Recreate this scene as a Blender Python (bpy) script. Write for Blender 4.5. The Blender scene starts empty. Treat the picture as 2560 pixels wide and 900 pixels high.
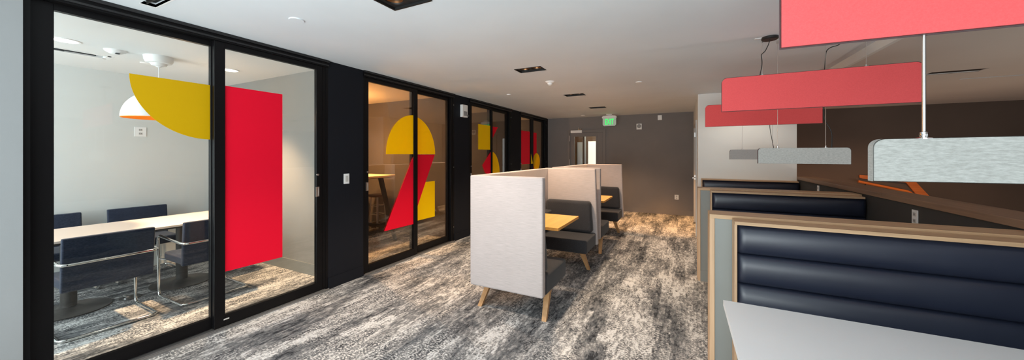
import bpy, bmesh, math, random
from mathutils import Vector, Matrix
random.seed(4)
C = bpy.context.scene.collection
PI = math.pi
CE = 2.54           # corridor ceiling
CR = 2.453          # lower ceiling over the stair side
WX = -3.52          # glass wall line

# ------------------------------------------------------------------ materials
def mat(name, col, rough=0.6, metal=0.0, spec=0.5, **k):
    m = bpy.data.materials.new(name); m.use_nodes = True
    b = m.node_tree.nodes['Principled BSDF']
    b.inputs['Base Color'].default_value = (*col, 1)
    b.inputs['Roughness'].default_value = rough
    b.inputs['Metallic'].default_value = metal
    b.inputs['Specular IOR Level'].default_value = spec
    if 'emit' in k:
        b.inputs['Emission Color'].default_value = (*k['emit'], 1)
        b.inputs['Emission Strength'].default_value = k.get('es', 1.0)
    return m

class NT:
    def __init__(s, m):
        s.t = m.node_tree; s.n = s.t.nodes; s.b = s.n['Principled BSDF']
    def node(s, ty, **k):
        n = s.n.new(ty)
        for a, v in k.items(): setattr(n, a, v)
        return n
    def link(s, a, b): s.t.links.new(a, b)
    def coords(s, scale=(1, 1, 1), rot=(0, 0, 0)):
        tc = s.node('ShaderNodeTexCoord'); mp = s.node('ShaderNodeMapping')
        mp.inputs['Scale'].default_value = scale; mp.inputs['Rotation'].default_value = rot
        s.link(tc.outputs['Object'], mp.inputs['Vector']); return mp.outputs['Vector']
    def noise(s, vec, scale, detail=3, rough=0.5):
        n = s.node('ShaderNodeTexNoise'); n.inputs['Scale'].default_value = scale
        n.inputs['Detail'].default_value = detail; n.inputs['Roughness'].default_value = rough
        s.link(vec, n.inputs['Vector']); return n.outputs['Fac']
    def ramp(s, fac, stops):
        r = s.node('ShaderNodeValToRGB'); el = r.color_ramp.elements
        while len(el) < len(stops): el.new(0.5)
        for e, (p, c) in zip(el, stops): e.position = p; e.color = (*c, 1)
        s.link(fac, r.inputs['Fac']); return r.outputs['Color']
    def math(s, op, a, b=None, clamp=False):
        n = s.node('ShaderNodeMath', operation=op, use_clamp=clamp)
        for i, v in enumerate((a, b)):
            if v is None: continue
            if isinstance(v, (int, float)): n.inputs[i].default_value = v
            else: s.link(v, n.inputs[i])
        return n.outputs[0]
    def mix(s, f, a, b, mode='MIX'):
        n = s.node('ShaderNodeMix', data_type='RGBA', blend_type=mode)
        for key, v in ((0, f), (6, a), (7, b)):
            if isinstance(v, (int, float)): n.inputs[key].default_value = v
            elif isinstance(v, tuple): n.inputs[key].default_value = (*v, 1)
            else: s.link(v, n.inputs[key])
        return n.outputs[2]
    def bump(s, h, strength=0.2, dist=0.01):
        b = s.node('ShaderNodeBump'); b.inputs['Strength'].default_value = strength
        b.inputs['Distance'].default_value = dist
        s.link(h, b.inputs['Height']); s.link(b.outputs['Normal'], s.b.inputs['Normal'])

def m_wall(name, col, var=0.04, rough=0.7, bump=0.05):
    m = mat(name, col, rough, spec=0.12 if max(col) < .05 else 0.3); t = NT(m); v = t.coords()
    a = t.noise(v, 1.3, 4); c2 = tuple(x * (1 - var * 2) for x in col); c3 = tuple(min(1, x * (1 + var)) for x in col)
    t.link(t.ramp(a, [(0.3, c2), (0.7, c3)]), t.b.inputs['Base Color'])
    t.bump(t.noise(v, 180, 2), bump, 0.003); return m

def m_wood(name, c1, c2, axis='X', rough=0.45, scale=1.0):
    m = mat(name, c1, rough, spec=0.35); t = NT(m)
    s = [38, 38, 38]; s['XYZ'.index(axis)] = 1.6
    v = t.coords(tuple(x * scale for x in s)); a = t.noise(v, 1.0, 5, 0.6)
    s = [9, 9, 9]; s['XYZ'.index(axis)] = 0.7
    v2 = t.coords(tuple(x * scale for x in s)); b = t.noise(v2, 1.0, 3)
    f = t.math('ADD', t.math('MULTIPLY', a, 0.6), t.math('MULTIPLY', b, 0.4))
    t.link(t.ramp(f, [(0.36, c2), (0.62, c1)]), t.b.inputs['Base Color'])
    t.bump(a, 0.06, 0.002); return m

def m_fabric(name, c1, c2, sc=(220, 220, 220), rough=0.95, bump=0.25):
    m = mat(name, c1, rough, spec=0.15); t = NT(m)
    v = t.coords(sc); a = t.noise(v, 1.0, 3, 0.7)
    v2 = t.coords((3, 3, 3)); b = t.noise(v2, 1.0, 3)
    f = t.math('ADD', t.math('MULTIPLY', a, 0.8), t.math('MULTIPLY', b, 0.2))
    t.link(t.ramp(f, [(0.35, c2), (0.65, c1)]), t.b.inputs['Base Color'])
    t.bump(a, bump, 0.002)
    t.b.inputs['Sheen Weight'].default_value = 0.15; return m

def m_carpet():
    m = mat('carpet', (0.3, 0.28, 0.26), 0.97, spec=0.05); t = NT(m)
    tc = t.node('ShaderNodeTexCoord'); obv = tc.outputs['Object']
    # carpet planks, long side along Y: brick texture rotated 90 degrees
    mp = t.node('ShaderNodeMapping'); mp.inputs['Rotation'].default_value = (0, 0, PI / 2); t.link(obv, mp.inputs['Vector'])
    def brick(w, h, c1=(0, 0, 0), c2=(1, 1, 1)):
        br = t.node('ShaderNodeTexBrick'); br.inputs['Scale'].default_value = 1
        br.inputs['Brick Width'].default_value = w; br.inputs['Row Height'].default_value = h
        br.inputs['Mortar Size'].default_value = 0; br.offset = 0.37
        br.inputs['Color1'].default_value = (*c1, 1); br.inputs['Color2'].default_value = (*c2, 1)
        t.link(mp.outputs['Vector'], br.inputs['Vector']); return br.outputs['Color']
    pl = brick(1.0, 0.25); pl2 = brick(0.42, 0.083)
    # offset the noise in every plank so patches break at its edges
    sc = t.node('ShaderNodeVectorMath', operation='SCALE'); t.link(pl, sc.inputs[0]); sc.inputs['Scale'].default_value = 37.0
    ad = t.node('ShaderNodeVectorMath', operation='ADD'); t.link(obv, ad.inputs[0]); t.link(sc.outputs[0], ad.inputs[1])
    def st(v, s):
        q = t.node('ShaderNodeMapping'); q.inputs['Scale'].default_value = s; t.link(v, q.inputs['Vector']); return q.outputs['Vector']
    # ragged rectangular patches: bricks read through distorted coordinates
    nz = t.node('ShaderNodeTexNoise'); nz.inputs['Scale'].default_value = 1.0; nz.inputs['Detail'].default_value = 4; nz.inputs['Roughness'].default_value = 0.7
    t.link(st(obv, (30, 18, 1)), nz.inputs['Vector'])
    vs_ = t.node('ShaderNodeVectorMath', operation='SUBTRACT'); t.link(nz.outputs['Color'], vs_.inputs[0]); vs_.inputs[1].default_value = (.5, .5, .5)
    vm = t.node('ShaderNodeVectorMath', operation='MULTIPLY'); t.link(vs_.outputs[0], vm.inputs[0]); vm.inputs[1].default_value = (.035, .09, 0)
    va = t.node('ShaderNodeVectorMath', operation='ADD'); t.link(obv, va.inputs[0]); t.link(vm.outputs[0], va.inputs[1])
    def patch(w, h, seed):
        q = t.node('ShaderNodeMapping'); q.inputs['Rotation'].default_value = (0, 0, PI / 2); q.inputs['Location'].default_value = (seed, seed * .37, 0); t.link(va.outputs[0], q.inputs['Vector'])
        br = t.node('ShaderNodeTexBrick'); br.inputs['Scale'].default_value = 1; br.offset = 0.43
        br.inputs['Brick Width'].default_value = w; br.inputs['Row Height'].default_value = h; br.inputs['Mortar Size'].default_value = 0
        br.inputs['Color1'].default_value = (0, 0, 0, 1); br.inputs['Color2'].default_value = (1, 1, 1, 1)
        t.link(q.outputs['Vector'], br.inputs['Vector']); return t.math('SUBTRACT', br.outputs['Color'], 0.5)
    big = t.noise(st(obv, (3.0, 0.9, 1)), 1.0, 2, 0.5)
    mid = t.noise(st(obv, (34, 13, 1)), 1.0, 6, 0.75)
    pa = t.math('ADD', t.math('MULTIPLY', patch(.62, .13, 3.1), .08), t.math('MULTIPLY', patch(.27, .06, 7.7), .11))
    pa = t.math('ADD', pa, t.math('MULTIPLY', patch(.09, .022, 1.3), .08))
    f = t.math('ADD', t.math('ADD', t.math('MULTIPLY', big, 0.34), t.math('MULTIPLY', mid, 0.66)), pa)
    base = t.ramp(f, [(0.34, (0.035, 0.037, 0.041)), (0.40, (0.105, 0.110, 0.118)), (0.46, (0.17, 0.174, 0.18)), (0.505, (0.25, 0.249, 0.248)), (0.55, (0.37, 0.367, 0.36)), (0.61, (0.66, 0.66, 0.655))])
    # loop pile: small worm-like light and dark flecks
    fl = t.noise(st(obv, (52, 74, 1)), 1.0, 3, 0.6)
    msk = t.math('ADD', patch(.31, .075, 5.9), .5)
    dark = t.math('MULTIPLY', t.math('GREATER_THAN', fl, 0.56), t.math('MULTIPLY', t.math('SUBTRACT', msk, 0.1), 1.1, clamp=True), clamp=True)
    c = t.mix(t.math('MULTIPLY', dark, 0.72), base, (0.05, 0.049, 0.052))
    lite = t.math('MULTIPLY', t.math('LESS_THAN', fl, 0.45), t.math('MULTIPLY', t.math('SUBTRACT', big, 0.44), 9.0, clamp=True), clamp=True)
    c = t.mix(t.math('MULTIPLY', lite, 0.75), c, (0.78, 0.76, 0.73))
    da = t.noise(st(obv, (40, 7, 1)), 1.0, 3, 0.6)
    dm = t.noise(st(obv, (5.1, 2.3, 1)), 1.0, 2, 0.5)
    dd = t.math('MULTIPLY', t.math('GREATER_THAN', da, 0.63), t.math('GREATER_THAN', dm, 0.55))
    c = t.mix(t.math('MULTIPLY', dd, 0.85), c, (0.025, 0.025, 0.027))
    t.link(c, t.b.inputs['Base Color'])
    t.bump(fl, 0.5, 0.006)
    return m

def m_glass(name, tint=(0.93, 0.95, 0.94), k=1.0):
    m = bpy.data.materials.new(name); m.use_nodes = True; nt = m.node_tree; nt.nodes.clear()
    o = nt.nodes.new('ShaderNodeOutputMaterial'); mx = nt.nodes.new('ShaderNodeMixShader')
    tr = nt.nodes.new('ShaderNodeBsdfTransparent'); gl = nt.nodes.new('ShaderNodeBsdfGlossy')
    fr = nt.nodes.new('ShaderNodeFresnel'); mu = nt.nodes.new('ShaderNodeMath'); mu.operation = 'MULTIPLY'
    fr.inputs['IOR'].default_value = 1.45; mu.inputs[1].default_value = k
    tr.inputs['Color'].default_value = (*tint, 1); gl.inputs['Roughness'].default_value = 0.02
    nt.links.new(fr.outputs[0], mu.inputs[0]); nt.links.new(mu.outputs[0], mx.inputs[0])
    nt.links.new(tr.outputs[0], mx.inputs[1]); nt.links.new(gl.outputs[0], mx.inputs[2]); nt.links.new(mx.outputs[0], o.inputs[0])
    return m

M = {}
M['carpet'] = m_carpet()
M['ceiling'] = m_wall('ceiling_paint', (0.74, 0.785, 0.825), 0.02)
M['ceiling_room'] = m_wall('room_ceiling_paint', (0.80, 0.81, 0.80), 0.01)
M['ceil_warm'] = m_wall('side_room_ceiling', (0.62, 0.55, 0.46), 0.02)
M['ceil_right'] = m_wall('lower_ceiling_paint', (0.66, 0.62, 0.59), 0.02)
M['room_wall'] = m_wall('room_wall_paint', (0.68, 0.71, 0.70), 0.015)
M['room_side'] = m_wall('room_side_paint', (0.29, 0.285, 0.27), 0.03)
M['white_wall'] = m_wall('white_wall_paint', (0.76, 0.775, 0.755), 0.02)
M['left_wall'] = m_wall('left_wall_paint', (0.29, 0.30, 0.305), 0.02)
M['dark_wall'] = m_wall('dark_grey_paint', (0.215, 0.20, 0.196), 0.05)
M['brown_wall'] = m_wall('stair_wall_paint', (0.105, 0.078, 0.064), 0.06)
M['half_wall'] = m_wall('half_wall_paint', (0.062, 0.058, 0.054), 0.05)
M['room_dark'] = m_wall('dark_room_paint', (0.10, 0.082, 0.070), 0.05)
M['column'] = m_wall('black_blue_paint', (0.0105, 0.0115, 0.0155), 0.04, 0.6)
M['frame'] = mat('black_aluminium', (0.005, 0.0045, 0.005), 0.38, spec=0.16)
M['frame_edge'] = mat('worn_black_track', (0.012, 0.011, 0.012), 0.3)
M['track'] = mat('floor_track_aluminium', (0.35, 0.35, 0.35), 0.35, 0.8)
M['glass'] = m_glass('clear_glass', k=0.75)
M['glass_dim'] = m_glass('clear_glass_dim', (0.96, 0.95, 0.93), 0.38)
M['decal_red'] = mat('red_vinyl', (0.88, 0.004, 0.030), 0.5, spec=0.2)
M['decal_yellow'] = mat('yellow_vinyl', (0.66, 0.39, 0.0), 0.5, spec=0.2)
M['decal_amber'] = mat('amber_vinyl', (0.98, 0.74, 0.0), 0.5, spec=0.2)
M['oak'] = m_wood('oak_x', (0.60, 0.40, 0.235), (0.43, 0.27, 0.15), 'X')
M['oak_z'] = m_wood('oak_z', (0.66, 0.44, 0.27), (0.50, 0.32, 0.19), 'Z')
M['oak_y'] = m_wood('walnut_oak_y', (0.30, 0.18, 0.11), (0.17, 0.10, 0.062), 'Y')
M['oak_table'] = m_wood('honey_oak', (0.78, 0.40, 0.095), (0.66, 0.31, 0.07), 'Y')
M['oak_leg'] = m_wood('oak_leg', (0.55, 0.315, 0.15), (0.42, 0.23, 0.10), 'Z')
M['oak_high'] = m_wood('pale_high_table', (0.95, 0.76, 0.46), (0.86, 0.66, 0.38), 'X')
M['rail'] = m_wood('orange_rail', (0.62, 0.17, 0.03), (0.48, 0.12, 0.02), 'X')
M['grey_lam'] = m_wall('grey_laminate', (0.255, 0.265, 0.25), 0.04, 0.5, 0.02)
M['screen'] = m_fabric('blush_screen_fabric', (0.53, 0.465, 0.45), (0.42, 0.37, 0.355), (9, 60, 240), bump=0.3)
M['charcoal'] = m_fabric('charcoal_fabric', (0.060, 0.0585, 0.063), (0.030, 0.029, 0.032), (260, 260, 130))
M['navy_fab'] = m_fabric('navy_denim_fabric', (0.040, 0.053, 0.088), (0.012, 0.016, 0.032), (110, 60, 300))
M['felt_red'] = m_fabric('red_felt', (0.93, 0.13, 0.135), (0.86, 0.11, 0.115), (160, 160, 160), bump=0.1)
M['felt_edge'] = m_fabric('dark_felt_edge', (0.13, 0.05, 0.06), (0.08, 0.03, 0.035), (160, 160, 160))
M['felt_grey'] = m_fabric('grey_felt', (0.57, 0.56, 0.53), (0.40, 0.395, 0.37), (60, 60, 150), bump=0.15)
M['felt_near'] = m_fabric('near_grey_felt', (0.47, 0.48, 0.46), (0.33, 0.335, 0.315), (45, 60, 190), bump=0.12)  # grey felt toned down for the strongly lit nearest lamp
M['chrome'] = mat('chrome', (0.78, 0.78, 0.76), 0.12, 1.0)
M['steel'] = mat('brushed_steel', (0.62, 0.60, 0.58), 0.3, 1.0)
M['white'] = mat('white_plastic', (0.90, 0.90, 0.89), 0.4)
M['offwhite'] = mat('off_white_plastic', (0.55, 0.54, 0.52), 0.5)
M['black'] = mat('matt_black', (0.012, 0.012, 0.012), 0.5)
M['recess_dark'] = mat('recess_black', (0.006, 0.005, 0.005), 0.8)  # black backing that stands for the shade inside recesses
M['base_metal'] = mat('dark_pedestal_metal', (0.050, 0.046, 0.043), 0.42, 0.3)
M['laminate'] = m_wall('white_table_laminate', (0.80, 0.815, 0.83), 0.015, 0.42, 0.0)
M['room_table'] = m_wall('pale_table_laminate', (0.80, 0.70, 0.62), 0.02, 0.4, 0.0)
M['lamp_white'] = mat('lamp_shade_white', (0.80, 0.79, 0.78), 0.4)
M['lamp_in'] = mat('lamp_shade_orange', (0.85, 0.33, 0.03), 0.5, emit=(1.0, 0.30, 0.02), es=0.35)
M['light_disc'] = mat('lit_diffuser', (0.9, 0.9, 0.85), 0.5, emit=(1.0, 0.90, 0.72), es=6.0)
M['reflector'] = mat('amber_reflector', (0.30, 0.14, 0.06), 0.35, 0.9)
M['bulb'] = mat('lamp_lens', (0.2, 0.12, 0.06), 0.4, emit=(1.0, 0.5, 0.2), es=0.25)
M['green'] = mat('exit_green', (0.05, 0.7, 0.2), 0.5, emit=(0.03, 0.75, 0.12), es=1.0)
M['exit_panel'] = mat('exit_lit_panel', (0.5, 0.55, 0.5), 0.35, emit=(0.40, 0.60, 0.45), es=0.18)
M['bronze'] = mat('bronze_door_frame', (0.16, 0.085, 0.045), 0.5)
M['pale_glow'] = mat('bright_opening', (0.8, 0.78, 0.7), 0.6, emit=(1.0, 0.93, 0.78), es=0.85)
M['stool_wood'] = m_wood('stool_seat', (0.17, 0.075, 0.032), (0.10, 0.045, 0.02), 'X')
M['grille'] = mat('grey_grille', (0.32, 0.32, 0.32), 0.6)

def translucent(m, k=0.4):
    # thin vinyl film lets some light through from behind
    nt = m.node_tree; b = nt.nodes['Principled BSDF']; o = [n for n in nt.nodes if n.type == 'OUTPUT_MATERIAL'][0]
    tr = nt.nodes.new('ShaderNodeBsdfTranslucent'); tr.inputs['Color'].default_value = b.inputs['Base Color'].default_value
    mx = nt.nodes.new('ShaderNodeMixShader'); mx.inputs[0].default_value = k
    nt.links.new(b.outputs[0], mx.inputs[1]); nt.links.new(tr.outputs[0], mx.inputs[2]); nt.links.new(mx.outputs[0], o.inputs[0])
translucent(M['decal_amber'], .35); translucent(M['decal_red'], .08); translucent(M['decal_yellow'], .08)

def m_leather():
    m = mat('navy_leather', (0.026, 0.031, 0.052), 0.36, spec=0.7); t = NT(m); v = t.coords()
    a = t.noise(v, 400, 2); b = t.noise(v, 2.2, 3)
    t.link(t.ramp(b, [(0.3, (0.015, 0.019, 0.036)), (0.7, (0.021, 0.026, 0.046))]), t.b.inputs['Base Color'])
    t.bump(a, 0.06, 0.001); return m
M['leather'] = m_leather()

# ------------------------------------------------------------------ mesh helpers
class MB:
    def __init__(s): s.bm = bmesh.new()
    def quad(s, pts):
        s.bm.faces.new([s.bm.verts.new(p) for p in pts])
    def box(s, x0, x1, y0, y1, z0, z1, bev=0.0, seg=2):
        r = bmesh.ops.create_cube(s.bm, size=1.0); vs = r['verts']
        for v in vs:
            v.co = Vector((x0 if v.co.x < 0 else x1, y0 if v.co.y < 0 else y1, z0 if v.co.z < 0 else z1))
        if bev > 0:
            es = list({e for v in vs for e in v.link_edges})
            bmesh.ops.bevel(s.bm, geom=es, offset=bev, segments=seg, profile=0.6, affect='EDGES')
        return s
    def prism(s, poly, axis, a, b):
        """polygon in the other two axes (in XYZ order) extruded along axis from a to b"""
        def P(p, t):
            if axis == 'X': return (t, p[0], p[1])
            if axis == 'Y': return (p[0], t, p[1])
            return (p[0], p[1], t)
        A = [s.bm.verts.new(P(p, a)) for p in poly]; B = [s.bm.verts.new(P(p, b)) for p in poly]
        s.bm.faces.new(A); s.bm.faces.new(B[::-1]); n = len(poly)
        for i in range(n):
            s.bm.faces.new((A[i], B[i], B[(i + 1) % n], A[(i + 1) % n]))
        return s
    def tube(s, path, r, seg=10, caps=True):
        path = [Vector(p) for p in path]; rings = []
        up = None
        for i, p in enumerate(path):
            d = (path[min(i + 1, len(path) - 1)] - path[max(i - 1, 0)]).normalized()
            if up is None:
                up = Vector((0, 0, 1)) if abs(d.z) < 0.9 else Vector((1, 0, 0))
            a = (up - d * up.dot(d)).normalized(); up = a; b = d.cross(a)
            rr = r[i] if isinstance(r, (list, tuple)) else r
            rings.append([s.bm.verts.new(p + (a * math.cos(t) + b * math.sin(t)) * rr) for t in [2 * PI * k / seg for k in range(seg)]])
        for A, B in zip(rings, rings[1:]):
            for k in range(seg):
                s.bm.faces.new((A[k], A[(k + 1) % seg], B[(k + 1) % seg], B[k]))
        if caps: s.bm.faces.new(rings[0][::-1]); s.bm.faces.new(rings[-1])
        return s
    def lathe(s, prof, c=(0, 0, 0), seg=40, sx=1, sy=1):
        rings = []
        for r, z in prof:
            if r < 1e-6: rings.append([s.bm.verts.new((c[0], c[1], c[2] + z))])
            else: rings.append([s.bm.verts.new((c[0] + r * sx * math.cos(2 * PI * k / seg), c[1] + r * sy * math.sin(2 * PI * k / seg), c[2] + z)) for k in range(seg)])
        for A, B in zip(rings, rings[1:]):
            for k in range(seg):
                k2 = (k + 1) % seg
                if len(A) == 1 and len(B) == 1: continue
                if len(A) == 1: s.bm.faces.new((A[0], B[k], B[k2]))
                elif len(B) == 1: s.bm.faces.new((A[k], B[0], A[k2]))
                else: s.bm.faces.new((A[k], B[k], B[k2], A[k2]))
        return s
    def bar(s, p, q, w, d, w2=None, d2=None):
        """square tapered bar"""
        p = Vector(p); q = Vector(q); w2 = w2 or w; d2 = d2 or d
        A = [s.bm.verts.new(p + Vector((a * w / 2, b * d / 2, 0))) for a, b in ((-1, -1), (1, -1), (1, 1), (-1, 1))]
        B = [s.bm.verts.new(q + Vector((a * w2 / 2, b * d2 / 2, 0))) for a, b in ((-1, -1), (1, -1), (1, 1), (-1, 1))]
        s.bm.faces.new(A); s.bm.faces.new(B[::-1])
        for i in range(4): s.bm.faces.new((A[i], B[i], B[(i + 1) % 4], A[(i + 1) % 4]))
        return s

def rounded(pts, r, n=6):
    """round the corners of a 3D polyline"""
    P = [Vector(p) for p in pts]; out = [P[0]]
    for i in range(1, len(P) - 1):
        a = (P[i - 1] - P[i]); b = (P[i + 1] - P[i]); rr = min(r, a.length * 0.49, b.length * 0.49)
        s = P[i] + a.normalized() * rr; e = P[i] + b.normalized() * rr
        for k in range(n + 1):
            t = k / n; out.append(s * (1 - t) ** 2 + P[i] * 2 * t * (1 - t) + e * t ** 2)
    out.append(P[-1]); return out

ORG = {}
def obj(name, mb, m, parent=None, smooth=False, label=None, world=True, kind=None):
    bm = mb.bm; bmesh.ops.recalc_face_normals(bm, faces=bm.faces)
    o_ = ORG.get(parent.name, Vector((0, 0, 0))) if parent else Vector((0, 0, 0))
    if parent is not None and world: bmesh.ops.translate(bm, verts=bm.verts, vec=-o_)
    me = bpy.data.meshes.new(name); bm.to_mesh(me); bm.free()
    for p in me.polygons: p.use_smooth = smooth
    if smooth:
        try: me.set_sharp_from_angle(angle=math.radians(40))
        except Exception: pass
    me.materials.append(m if not isinstance(m, str) else M[m])
    o = bpy.data.objects.new(name, me); C.objects.link(o)
    if parent is not None: o.parent = parent; ORG[o.name] = o_
    if label: o['label'] = label
    if kind: o['kind'] = kind
    return o

def thing(name, label, cat, loc=(0, 0, 0), group=None, kind=None):
    o = bpy.data.objects.new(name, None); C.objects.link(o); o.location = loc; ORG[o.name] = Vector(loc)
    o.empty_display_size = 0.1
    if label: o['label'] = label
    if cat: o['category'] = cat
    if group: o['group'] = group
    if kind: o['kind'] = kind
    return o

def tag(o, label, cat, group=None):
    o['label'] = label; o['category'] = cat
    if group: o['group'] = group
    return o

def struct(name, mb, m, parent=None, smooth=False, label=None):
    return obj(name, mb, m, parent, smooth, label, kind='structure')

def dup(root, delta, label, group=None):
    r = root.copy(); C.objects.link(r); r.location = Vector(root.location) + Vector(delta)
    ORG[r.name] = Vector(r.location); r['label'] = label
    if group: r['group'] = group
    for ch in list(root.children):
        c = ch.copy(); C.objects.link(c); c.parent = r
        for g in list(ch.children):
            d = g.copy(); C.objects.link(d); d.parent = c
    return r

# ------------------------------------------------------------------ shell
WB = -6.42
X_END = 7.0; Y_BACK = 9.3; Y_NEAR = -5.0
struct('floor', MB().box(WB - .1, 1.6, Y_NEAR, Y_BACK + .1, -0.12, 0), 'carpet')
struct('trim_1', MB().box(1.6, X_END, Y_NEAR, Y_BACK + .1, -1.3, -1.2), 'brown_wall', label='dark lower stair landing beyond the half wall')

# corridor ceiling with real openings for the recessed fittings
FIX = [(-1.845, -1.515, 1.60, 1.785), (-1.83, -1.50, 3.70, 3.885), (-1.845, -1.515, 5.66, 5.845), (-1.845, -1.515, 7.44, 7.625)]
SLOT = (-3.325, -2.85, 0.915, 0.992)
def holed(mb, X0, X1, Y0, Y1, z0, z1, holes):
    xs = sorted({X0, X1, *[h[0] for h in holes], *[h[1] for h in holes]}); ys = sorted({Y0, Y1, *[h[2] for h in holes], *[h[3] for h in holes]})
    vb = {}
    def V(x, y, z):
        k = (x, y, z)
        if k not in vb: vb[k] = mb.bm.verts.new(k)
        return vb[k]
    def ish(a, b, c, d): return any(h[0] <= a + 1e-6 and b <= h[1] + 1e-6 and h[2] <= c + 1e-6 and d <= h[3] + 1e-6 for h in holes)
    for a, b in zip(xs, xs[1:]):
        for c, d in zip(ys, ys[1:]):
            if ish(a, b, c, d): continue
            mb.bm.faces.new((V(a, c, z0), V(a, d, z0), V(b, d, z0), V(b, c, z0)))
            mb.bm.faces.new((V(a, c, z1), V(b, c, z1), V(b, d, z1), V(a, d, z1)))
    for h in holes:
        for p, q in (((h[0], h[2]), (h[1], h[2])), ((h[1], h[2]), (h[1], h[3])), ((h[1], h[3]), (h[0], h[3])), ((h[0], h[3]), (h[0], h[2]))):
            mb.quad([(p[0], p[1], z0), (q[0], q[1], z0), (q[0], q[1], z1), (p[0], p[1], z1)])
    return mb
struct('ceiling', holed(MB(), WX - 0.02, 1.586, Y_NEAR, Y_BACK + .1, CE, CE + 0.25, FIX + [SLOT]), 'ceiling')
RS = [(2.59, 3.03, 5.70, 5.855), (3.14, 4.6, 6.34, 6.385)]
struct('ceiling_stair_side', holed(MB(), 1.62, X_END, Y_NEAR, Y_BACK + .1, CR, CR + 0.3, RS), 'ceil_right', label='lower brownish ceiling on the stair side')
struct('trim_2', MB().box(1.586, 1.62, Y_NEAR, 6.67, CR, CE + .2), 'white_wall', label='pale vertical face where the ceiling steps down')
# back wall of the corridor with door opening, continuing behind the stair
DX0, DX1, DZ = -2.90, -1.89, 2.155
bw = MB()
bw.box(WX - .1, DX0, Y_BACK, Y_BACK + .12, 0, CE).box(DX1, 0.24, Y_BACK, Y_BACK + .12, 0, CE).box(DX0, DX1, Y_BACK, Y_BACK + .12, DZ, CE)
struct('wall_back', bw, 'dark_wall')
struct('wall_stair_back', MB().box(1.586, X_END, Y_BACK, Y_BACK + .12, -1.2, CE + .2), 'brown_wall')
struct('wall_right', MB().box(X_END, X_END + .1, 1.0, Y_BACK + .1, -1.2, CE + .2), 'brown_wall')
struct('baseboard_back', MB().box(DX1 + .06, 0.24, Y_BACK - .015, Y_BACK, 0, 0.135).box(WX, DX0 - .06, Y_BACK - .015, Y_BACK, 0, .135), 'dark_wall')
# white wall block behind the last booth
ww = MB().box(0.36, 1.586, 6.67, Y_BACK, 0, CE)
struct('wall_white', ww, 'white_wall')
sd = MB(); sd.box(0.24, 0.36, 6.67, 7.0, 0, CE).box(0.24, 0.36, 8.55, Y_BACK, 0, CE).box(0.24, .36, 7.0, 8.55, 2.13, CE)
struct('wall_side', sd, 'white_wall')
# side door (seen almost edge on)
d5 = thing('door_6', 'grey door in the side wall beside the white wall, seen nearly edge on', None, (0.24, 7.8, 0), kind='structure')
obj('door_leaf', MB().box(0.27, 0.31, 7.06, 8.49, 0.005, 2.08), 'offwhite', d5)
obj('door_frame', MB().box(0.215, 0.30, 7.0, 7.06, 0, 2.13).box(0.225, 0.30, 8.49, 8.55, 0, 2.13).box(0.225, .30, 7.06, 8.49, 2.08, 2.13), 'offwhite', d5)
for z in (1.93, 1.0): obj('hinge', MB().box(0.232, 0.27, 8.40, 8.47, z - .05, z + .05), 'steel', d5)
h = obj('door_handle', MB().tube(rounded([(0.27, 7.75, 1.03), (0.20, 7.75, 1.03), (0.19, 7.66, 1.03)], .01), 0.010).box(.255, .272, 7.72, 7.78, .95, 1.10), 'steel', d5, True)

# near left piece of plain wall, then black columns between the sliding doors
struct('wall_left', MB().box(WX - .22, WX + .02, Y_NEAR, 0.478, 0, CE), 'left_wall')
COLS = [(2.426, 2.889), (4.745, 5.215), (6.925, 7.395), (9.16, 9.3)]
for i, (a, b) in enumerate(COLS):
    struct('wall_column_%s' % ['near', 'second', 'third', 'far'][i], MB().box(WX - .16, WX, a, b, 0, CE), 'column', label='black painted wall pier beside the sliding glass doors')
    struct('baseboard_column_%s' % ['near', 'second', 'third', 'far'][i], MB().box(WX, WX + .012, a + .002, b - .004, 0, 0.125), 'column')
# rooms behind the glass
struct('wall_room_back', MB().box(WB - .1, WB, -1.3, 2.7, 0, CE), 'room_wall')
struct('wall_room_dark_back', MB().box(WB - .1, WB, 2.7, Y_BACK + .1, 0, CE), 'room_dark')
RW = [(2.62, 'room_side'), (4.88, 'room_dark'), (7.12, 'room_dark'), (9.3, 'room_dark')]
struct('wall_room_near', MB().box(WB, WX - .16, -1.4, -1.3, 0, CE), 'room_wall')
struct('wall_room_one', MB().box(WB, WX - .16, 2.62, 2.68, 0, CE), 'room_side')
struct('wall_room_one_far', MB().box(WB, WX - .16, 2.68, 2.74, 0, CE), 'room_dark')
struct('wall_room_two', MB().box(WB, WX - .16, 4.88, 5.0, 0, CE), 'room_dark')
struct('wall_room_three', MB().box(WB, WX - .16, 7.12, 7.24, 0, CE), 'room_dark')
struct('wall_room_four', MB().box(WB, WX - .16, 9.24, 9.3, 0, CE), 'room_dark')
struct('baseboard_room_one', MB().box(WB, WX - .16, 2.607, 2.62, 0, 0.14), 'grey_lam')
struct('baseboard_room_back', MB().box(WB, WB + .013, -1.3, 2.6, 0, 0.12), 'room_wall')
struct('ceiling_room_one', holed(MB(), WB - .1, WX - .02, -1.4, 2.68, CE, CE + .12, [(-5.60, -5.42, -0.4, 1.28)]), 'ceiling_room')
struct('ceiling_rooms_far', MB().box(WB - .1, WX - .02, 2.68, Y_BACK + .1, CE, CE + .12), 'ceil_warm')

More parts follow.
